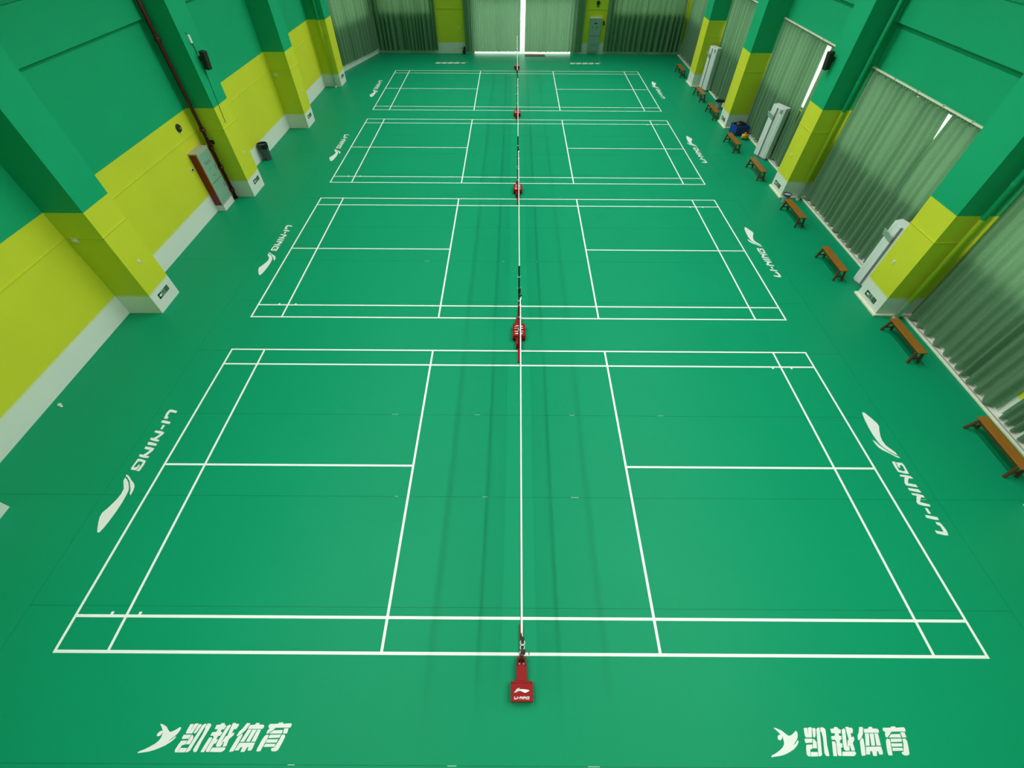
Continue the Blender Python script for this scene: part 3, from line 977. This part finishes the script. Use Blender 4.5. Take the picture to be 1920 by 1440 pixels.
def make_ac():
    t = thing('air_conditioner', '', 'air conditioner', (0, 0, 0), 0, 'white standing air conditioners')
    H = 1.74
    body = [(.015, .295), (-.02, .21), (-.02, -.21), (.015, -.295), (.25, -.295), (.25, .295)]
    MB().prism(body, .05, H).build('body', 'ac_white', t, bevel=.012)
    MB().prism([(a * .97 + .006, b * .97) for a, b in body], 0, .05).build('base', 'ac_grey', t)
    for s in (-1, 1):
        MB().prism([(.012, s * .298), (-.052, s * .034), (-.022, s * .034), (.02, s * .2)], .08, H - .02).build('front_panel', 'ac_white', t, bevel=.004)
    box(-.044, -.032, .08, -.015, .032, H - .03).build('centre_stripe', 'ac_grey', t)
    g = MB()
    for k in range(7):
        g.box(-.03, -.22 + .0, H - .16 + k * .018, -.026, -.05, H - .152 + k * .018)
    g.build('outlet_louvre', 'ac_grey', t)
    MB().prism([(a * 1.01, b * 1.01) for a, b in body], H, H + .02).build('top_cap', 'ac_white', t, bevel=.005)
    # wind guard board held in front of the outlet
    gd = MB().hexa([(-.06, .02, 1.30), (-.05, .02, 1.30), (.02, .36, 1.36), (.01, .36, 1.36)], [(-.13, .02, 1.48), (-.12, .02, 1.48), (-.05, .36, 1.54), (-.06, .36, 1.54)])
    w = gd.build('wind_guard', 'ac_guard', t)
    for y in (.06, .24):
        MB().tube([(-.02, y, 1.62), (-.09, y, 1.50), (-.03, y, 1.40)], .006, seg=5).build('guard_bracket', 'ac_white', w)
    return t


ac0 = make_ac()
AC = [(9.222, 8.59, 16.5, 'white standing air conditioner half hidden behind the second right pillar'),
      (9.40, 16.69, 24.0, 'white standing air conditioner in the middle of the third right bay'),
      (9.40, 24.70, 19.0, 'white standing air conditioner against the last right pillar, farthest away')]
for i, (x, y, r, lb) in enumerate(AC):
    if i == 0:
        ac0.location, ac0.rotation_euler = (x, y, 0), (0, 0, math.radians(r))
        ac0['label'] = lb
    else:
        copy_thing(ac0, (x, y, 0), math.radians(r), lb)

# ------------------------------------------------------------------ pipes
for (x, y, who) in [(9.43, 7.42 - .13, 'second right'), (9.53, 13.48 - .13, 'third right'), (-9.24, 24.87 - .10, 'fifth left')]:
    t = thing('drain_pipe', 'drain pipe painted in the wall colours on the near side of the %s pillar' % who, 'pipe', (x, y, 0), 0, 'painted drain pipes')
    MB().cyl((0, 0, .06), (0, 0, Z_CEIL - .005), .055, seg=16).build('pipe', 'wall_paint', t, smooth=True)
    for z in (3.4, 5.2):
        MB().lathe([(.055, -.04), (.062, -.04), (.062, .04), (.055, .04)], (0, 0, z), 16).build('coupling', 'wall_paint', t)
        box(-.03, .05, z + .2, .03, .064, z + .23).build('clip', 'wall_paint', t)
    MB().cyl((0, 0, 0), (0, 0, .06), .062, seg=16).build('shoe', 'white_ledge', t)

t = thing('fire_riser', 'dark red fire riser pipe beside the hydrant cabinet on the left wall', 'pipe', (-9.545, 13.235, 0))
MB().cyl((0, 0, 0), (0, 0, Z_CEIL), .052, seg=16).build('pipe', 'red_pipe', t, smooth=True)
for z in (.30, 1.02, 1.60, 2.12, 4.30):
    MB().lathe([(.052, -.045), (.072, -.045), (.078, -.02), (.078, .02), (.072, .045), (.052, .045)], (0, 0, z), 16).build('coupling', 'red_pipe', t)
for z in (1.06, 1.24, 1.95, 2.14):
    MB().cyl((.06, -.05, z), (.085, -.07, z), .012, seg=6).build('bolt', 'chrome', t)
MB().tube([(0, 0, 1.75), (.08, .04, 1.75)], .02, seg=8).build('branch_stub', 'red_pipe', t)
box(.02, .045, 1.70, .13, .09, 1.80).build('valve', 'black_steel', t)
MB().cyl((0, 0, 0), (0, 0, .02), .085, seg=16).build('floor_flange', 'red_pipe', t)

# ------------------------------------------------------------------ hydrant cabinet on the left wall
t = thing('hydrant_cabinet', 'red fire hydrant cabinet with grey-green door on the left wall', 'fire cabinet', (-9.65, 12.70, 0))
# local: x towards the room, y along the wall
box(-.13, -.32, 0, .135, .33, .18).build('plinth', 'white_ledge', t)
box(-.13, -.315, .18, .10, .325, 1.73).build('body', 'cabinet_red', t)
f = MB()
f.box(.095, -.32, .18, .132, -.285, 1.73).box(.095, .295, .18, .132, .33, 1.73).box(.095, -.285, .18, .132, .295, .215).box(.095, -.285, 1.69, .132, .295, 1.73)
f.build('door_frame', 'cabinet_trim', t)
box(-.13, -.335, 1.73, .135, .335, 1.765).build('top', 'cabinet_trim', t)
ud = box(.105, -.283, .86, .128, .293, 1.688).build('upper_door', 'cabinet_door', t)
ld_ = box(.105, -.283, .217, .128, .293, .84).build('lower_door', 'cabinet_door', t)
box(.128, .235, 1.10, .145, .265, 1.22).build('handle', 'chrome', ud)
box(.128, .235, .55, .145, .265, .67).build('handle', 'chrome', ld_)


def strokes(lst, y, z, s):
    """tiny printed strokes on a plane facing +x: (y0,z0,y1,z1)"""
    m_ = MB()
    for a, b, c, e in lst:
        m_.box(.128, y + a * s, z + b * s, .1288, y + c * s, z + e * s)
    return m_


# the characters 消 火 栓 reduced to bars
for k, lst in enumerate([[(0, .1, .12, .25), (0, .45, .12, .6), (.0, .75, .12, .9), (.25, .85, .95, .95), (.55, .5, .65, 1), (.3, 0, .38, .65), (.85, 0, .93, .65), (.3, .6, .9, .67), (.38, .4, .85, .46), (.38, .2, .85, .26)],
                         [(.45, .4, .55, 1), (.3, .15, .45, .45), (.15, 0, .32, .2), (.55, .15, .7, .45), (.68, 0, .86, .2), (.15, .55, .25, .8), (.75, .55, .85, .8)],
                         [(.12, 0, .2, 1), (0, .65, .35, .73), (.5, .8, .62, 1), (.62, .7, .9, .82), (.4, .55, .95, .62), (.45, .3, .9, .36), (.62, 0, .7, .6), (.35, 0, 1, .08)]]):
    strokes(lst, -.165 + k * .115, 1.36, .095).build('character', 'red_print', ud)
strokes([(0, .3, .6, .5), (1.0, .3, 1.6, .5), (2.1, .2, 2.5, .6)], -.10, 1.20, .06).build('small_print', 'dark_print', ud)
strokes([(0, 0, 1.2, .25), (1.5, 0, 2.2, .2)], -.04, 1.0, .06).build('small_print', 'dark_print', ud)
MB().lathe([(.15, -.004), (.15, .0)], (0, 0, 0), 20).build('hose_disc', 'bin_grey', ld_, loc=(.1275, .03, .56), rot=(0, math.pi / 2, 0))
# small wall devices --------------------------------------------------------------------


def switch(label, loc, face):
    """face: '+x','-x','-y' outward normal"""
    t_ = thing('wall_switch', label, 'switch', loc, {'+x': 0, '-x': math.pi, '-y': -math.pi / 2}[face], 'small wall switches')
    box(0, -.043, -.043, .010, .043, .043).build('plate', 'plastic_cream', t_, bevel=.003)
    box(.010, -.022, -.03, .016, .022, .03).build('rocker', 'plastic_cream', t_, bevel=.002)


switch('cream switch on the front of the second left pillar', (COL_L, 7.72, 1.25), '+x')
switch('cream switch on the front of the third left pillar', (COL_L, 13.83, 1.23), '+x')
switch('cream switch on the front of the fourth left pillar', (COL_L, 19.9, 1.22), '+x')
switch('cream switch on the front of the second right pillar', (COL_R, 7.96, 1.20), '-x')
switch('cream switch on the front of the third right pillar', (COL_R, 13.95, 1.2), '-x')
switch('cream switch on the back wall left of the door curtains', (-3.35, yb, 1.22), '-y')
switch('cream switch on the back wall left of the grey cabinet', (3.84, yb, 1.22), '-y')
t = thing('wall_socket', 'socket with black plug beside the hydrant cabinet', 'socket', (X_LEFT, 12.19, 1.385))
box(0, -.06, -.045, .012, .06, .045).build('plate', 'plastic_cream', t, bevel=.003)
box(.012, .0, -.02, .04, .035, .02).build('plug', 'black_steel', t)
t = thing('alarm_bell', 'round dark alarm bell high on the left yellow wall', 'alarm', (X_LEFT, 12.57, 2.40))
MB().lathe([(.105, 0), (.105, .02), (.085, .05), (.03, .06)], (0, 0, 0), 20).build('dome', 'speaker_black', t, rot=(0, math.pi / 2, 0), smooth=False)
MB().lathe([(.03, .058), (.024, .075)], (0, 0, 0), 12).build('boss', 'chrome', t, rot=(0, math.pi / 2, 0))
box(0, -.03, -.16, .02, .03, -.11).build('terminal', 'plastic_cream', t)
for nm, loc in [('second', (-9.585, 7.33, 2.04)), ('fourth', (-9.585, 19.37, 1.92))]:
    t = thing('wall_bracket', 'small cream box on the side of the %s left pillar' % nm, 'box', loc, 0, 'small boxes on pillar sides')
    box(-.06, -.012, -.06, .06, 0, .06).build('plate', 'plastic_cream', t)
    box(-.04, -.05, -.02, .05, -.012, .03).build('cover', 'plastic_cream', t, bevel=.006)
t = thing('alarm_bell', 'round dark alarm bell above the grey electrical cabinet', 'alarm', (4.576, yb, 2.36), -math.pi / 2)
MB().lathe([(.10, 0), (.10, .02), (.08, .05), (.03, .06)], (0, 0, 0), 20).build('dome', 'speaker_black', t, rot=(0, math.pi / 2, 0))
box(0, -.03, -.18, .02, .03, -.11).build('terminal', 'speaker_black', t)
t = thing('call_point', 'small dark call point right of the grey electrical cabinet', 'call point', (5.02, yb, 1.47), -math.pi / 2)
box(0, -.05, -.09, .04, .05, .09).build('housing', 'speaker_black', t, bevel=.006)
box(.04, -.03, -.02, .045, .03, .05).build('button', 'red_print', t)

# wall-mounted loudspeakers


def loudspeaker(label, loc, rz):
    t_ = thing('loudspeaker', label, 'loudspeaker', loc, rz, 'black wall loudspeakers')
    tilt = math.radians(9)
    b = box(.09, -.075, -.215, .235, .075, .215).build('cabinet', 'speaker_black', t_, rot=(0, tilt, 0), bevel=.008)
    box(.236, -.065, -.20, .240, .065, .20).build('grille', 'speaker_black', b)
    box(0, -.04, -.06, .012, .04, .06).build('wall_plate', 'black_steel', t_)
    MB().tube([(.01, 0, .0), (.10, 0, .0)], .012, seg=8).build('bracket_arm', 'black_steel', t_)
    return t_


loudspeaker('black loudspeaker high on the third left pillar', (COL_L, 13.74, 3.77), math.radians(-12))
loudspeaker('black loudspeaker high on the third right pillar', (COL_R, 14.10, 3.76), math.radians(192))
t = thing('junction_box', 'white cable box above the left loudspeaker', 'box', (COL_L, 13.64, 4.23))
box(0, -.04, -.09, .045, .04, .09).build('housing', 'frame_white', t, bevel=.005)
MB().tube([(.02, .02, -.09), (.01, .05, -.20), (.012, .06, -.34)], .008, seg=5).build('cable', 'black_steel', t)
MB().tube([(.02, -.02, .09), (.015, -.05, .16)], .005, seg=5).build('antenna', 'black_steel', t)
t = thing('speaker_cable', 'thin dark cable running down the third left pillar below the loudspeaker', 'cable', (COL_L, 13.72, 2.2))
MB().tube([(.008, .0, 1.34), (.006, -.05, .9), (.006, -.12, .3), (.006, -.15, 0)], .007, seg=5).build('cable', 'black_steel', t)

# exit signs near the floor on the pillars
who = ['', 'second', 'third', 'fourth', 'fifth']


def exit_sign(label, loc, face):
    t_ = thing('exit_sign', label, 'exit sign', loc, 0 if face > 0 else math.pi, 'low exit signs on the pillars')
    e = .004
    # local y: -.215 .. .215 ; dark arrow panel, pale running-figure panel, dark text panel
    pan = box(0, -.215, -.065, e, -.075, .065).build('arrow_panel', 'sign_green', t_)
    arrow = [(-.115, .045), (-.19, 0), (-.115, -.045), (-.115, -.02), (-.085, -.02), (-.085, .02), (-.115, .02)]
    a_ = MB()
    n_ = len(arrow)
    a_.add([(e, y, z) for y, z in arrow] + [(e + .001, y, z) for y, z in arrow], [list(range(n_)), list(range(n_, 2 * n_))[::-1]] + [(i, (i + 1) % n_, n_ + (i + 1) % n_, n_ + i) for i in range(n_)])
    a_.build('arrow', 'logo_white', pan)
    pan = box(0, -.065, -.065, e, .055, .065).build('figure_panel', 'sign_pale', t_)
    fg = MB()
    fg.lathe([(.013, 0), (.013, .001)], (0, 0, 0), 10)
    hd = fg.build('figure_head', 'sign_green', pan, loc=(e, -.012, .043), rot=(0, math.pi / 2, 0))
    fg = MB()
    for (y0_, z0_, y1_, z1_, w_) in [(-.008, .03, .004, -.012, .013), (-.008, .025, -.036, .008, .007), (-.004, .025, .03, .012, .007), (.004, -.012, -.02, -.03, .009), (-.02, -.03, -.026, -.055, .008), (.004, -.012, .024, -.034, .009), (.024, -.034, .044, -.038, .008)]:
        dy, dz = y1_ - y0_, z1_ - z0_
        L_ = math.hypot(dy, dz)
        py_, pz_ = -dz / L_ * w_ / 2, dy / L_ * w_ / 2
        fg.hexa([(e, y0_ + py_, z0_ + pz_), (e, y1_ + py_, z1_ + pz_), (e, y1_ - py_, z1_ - pz_), (e, y0_ - py_, z0_ - pz_)],
                [(e + .001, y0_ + py_, z0_ + pz_), (e + .001, y1_ + py_, z1_ + pz_), (e + .001, y1_ - py_, z1_ - pz_), (e + .001, y0_ - py_, z0_ - pz_)])
    fg.build('figure_body', 'sign_green', pan)
    pan = box(0, .065, -.065, e, .215, .065).build('text_panel', 'sign_green', t_)
    tx = MB()
    for k_ in range(4):                # 安全出口 as small blocks of bars
        yy, zz = .08 + (k_ % 2) * .065, (.008 if k_ < 2 else -.052)
        for (a1, b1, c1, d1) in [(0, .034, .05, .040), (.022, .0, .028, .044), (.0, .012, .05, .018), (0, 0, .05, .005)][:4 if k_ != 3 else 4]:
            tx.box(e, yy + a1, zz + b1, e + .001, yy + c1, zz + d1)
    tx.build('characters', 'panel_grey', pan)


for i, y in ((1, 7.755), (2, 13.85), (3, 19.83), (4, 25.35)):
    exit_sign('dark green exit sign near the floor on the %s left pillar' % who[i], (COL_L, y, .335), 1)
for i, y in ((1, 7.85), (2, 13.96), (3, 20.05)):
    exit_sign('dark green exit sign near the floor on the %s right pillar' % who[i], (COL_R, y, .235), -1)

# ------------------------------------------------------------------ electrical cabinet on the back wall
t = thing('electrical_cabinet', 'grey two-door electrical cabinet on the right yellow pier of the back wall', 'cabinet', (4.545, yb - .010, .12))
box(-.33, -.10, 0, .33, 0, 1.58).build('body', 'panel_grey', t)
box(-.345, -.12, 1.58, .345, 0, 1.62).build('top', 'frame_white', t)
dU = box(-.315, -.116, .80, .315, -.10, 1.565).build('upper_door', 'panel_grey', t)
dL = box(-.335, -.116, .015, .335, -.10, .765).build('lower_door', 'panel_grey', t)
box(-.10, -.12, 1.33, .10, -.116, 1.39).build('name_plate', 'red_print', dU)
for k in range(4):
    MB().cyl((-.15 + k * .10, -.116, 1.17), (-.15 + k * .10, -.132, 1.17), .022, seg=10).build('indicator', 'dark_print' if k != 1 else 'frame_white', dU)
    MB().cyl((-.16 + k * .10, -.116, .36), (-.16 + k * .10, -.132, .36), .02, seg=10).build('indicator', 'dark_print', dL)
box(.25, -.135, 1.0, .28, -.116, 1.10).build('handle', 'chrome', dU)
box(.27, -.135, .40, .30, -.116, .50).build('handle', 'chrome', dL)

# ------------------------------------------------------------------ loose things on the floor
t = thing('waste_bin', 'dark waste bin with black liner against the left wall', 'bin', (-9.57, 16.27, 0))
MB().lathe([(.145, 0), (.148, .02), (.17, .50), (.172, .52)], (0, 0, 0), 8).build('body', 'bin_grey', t)
MB().lathe([(.176, .42), (.186, .55), (.182, .575), (.15, .57), (.13, .45), (.08, .36)], (0, 0, 0), 16).build('liner', 'bag_black', t)
box(-.05, -.16, .47, .05, -.155, .53).build('handle', 'bin_grey', t)
t = thing('waste_bin', 'small grey waste bin with dark blue rim behind the fourth bench', 'bin', (8.985, 13.17, 0))
MB().lathe([(.085, 0), (.09, .01), (.12, .27)], (0, 0, 0), 14).build('body', 'bin_light', t)
MB().lathe([(.122, .25), (.135, .285), (.128, .295), (.115, .27), (.09, .16)], (0, 0, 0), 18).build('rim', 'navy', t)
t = thing('waste_bin', 'pale waste bin with dark lid between the seventh and eighth benches', 'bin', (9.42, 22.05, 0))
MB().lathe([(.12, 0), (.125, .02), (.15, .30)], (0, 0, 0), 14).build('body', 'bin_light', t)
MB().lathe([(.155, .29), (.17, .31), (.165, .34), (.10, .36)], (0, 0, 0), 16, 1.3, 1).build('lid', 'bag_black', t)

t = thing('plastic_crate', 'blue plastic crate beside the fourth right pillar', 'crate', (9.36, 19.06, 0), .18)
m = MB()
W_, D_, H_, th = .27, .24, .36, .014
m.box(-W_, -D_, 0, W_, D_, .02)
m.build('floor_panel', 'crate_blue', t)
for s in (-1, 1):
    box(-W_, s * D_ - th / 2, .02, W_, s * D_ + th / 2, H_ - .03).build('side_panel', 'crate_blue', t)
    box(s * W_ - th / 2, -D_, .02, s * W_ + th / 2, D_, H_ - .03).build('end_panel', 'crate_blue', t)
m = MB()
m.box(-W_ - .02, -D_ - .02, H_ - .03, W_ + .02, -D_ + .012, H_).box(-W_ - .02, D_ - .012, H_ - .03, W_ + .02, D_ + .02, H_)
m.box(-W_ - .02, -D_ + .012, H_ - .03, -W_ + .012, D_ - .012, H_).box(W_ - .012, -D_ + .012, H_ - .03, W_ + .02, D_ - .012, H_)
m.build('rim', 'crate_blue', t)
for x in (-.16, 0, .16):
    box(x - .012, -D_ - .018, .03, x + .012, -D_ - .007, H_ - .03).build('rib', 'crate_blue', t)
t = tag(MB().blob((0, 0, 0), (.22, .19, .16), 3, .10, 3).build('rubbish_bag', 'bag_black', loc=(9.36, 19.06, .31), smooth=True), 'black rubbish bag heaped in the blue crate', 'bag')
t = thing('plastic_bag', 'crumpled yellow plastic bag on the floor beside the blue crate', 'bag', (9.44, 18.47, 0))
MB().blob((0, 0, .105), (.155, .13, .10), 8, .16, 3).build('bag_body', 'bag_yellow', t, smooth=True)
MB().blob((.0, .03, .205), (.05, .04, .05), 9, .35, 2).build('knot', 'bag_yellow', t)
MB().tube([(-.03, -.10, .16), (-.05, -.13, .20), (0, -.14, .21), (.03, -.11, .17)], .012, seg=6).build('bag_handle', 'bag_yellow', t)

t = thing('small_bag', 'small black bag on the floor left of the door curtains', 'bag', (-3.14, 30.92, 0))
MB().blob((0, 0, .13), (.10, .07, .13), 5, .12, 2).build('bag_body', 'bag_black', t)
MB().blob((.03, 0, .30), (.065, .05, .09), 6, .15, 2).build('bag_top', 'bag_black', t)
MB().tube([(-.02, 0, .28), (-.14, .01, .31), (-.22, .02, .29)], .012, seg=5).build('strap', 'bag_black', t)
t = thing('door_mat', 'brown doormat in front of the bright door gap', 'mat', (1.09, 30.80, 0))
box(-.57, -.20, 0, .57, .20, .012).build('pile', 'doormat', t)
m = MB()
m.box(-.60, -.225, 0, .60, -.20, .009).box(-.60, .20, 0, .60, .225, .009).box(-.60, -.20, 0, -.57, .20, .009).box(.57, -.20, 0, .60, .20, .009)
m.build('border', 'rubber', t)
t = thing('paper_scrap', 'small crumpled white scrap on the floor near the left wall', 'litter', (-9.54, 4.40, 0))
MB().blob((-.012, .01, .028), (.04, .035, .028), 21, .3, 2).build('crumple', 'paper_white', t)
MB().hexa([(.01, -.03, .004), (.055, -.03, .004), (.05, .0, .004), (.01, .01, .004)], [(.01, -.03, .012), (.055, -.03, .008), (.05, .0, .008), (.01, .01, .02)]).build('flap', 'paper_white', t)
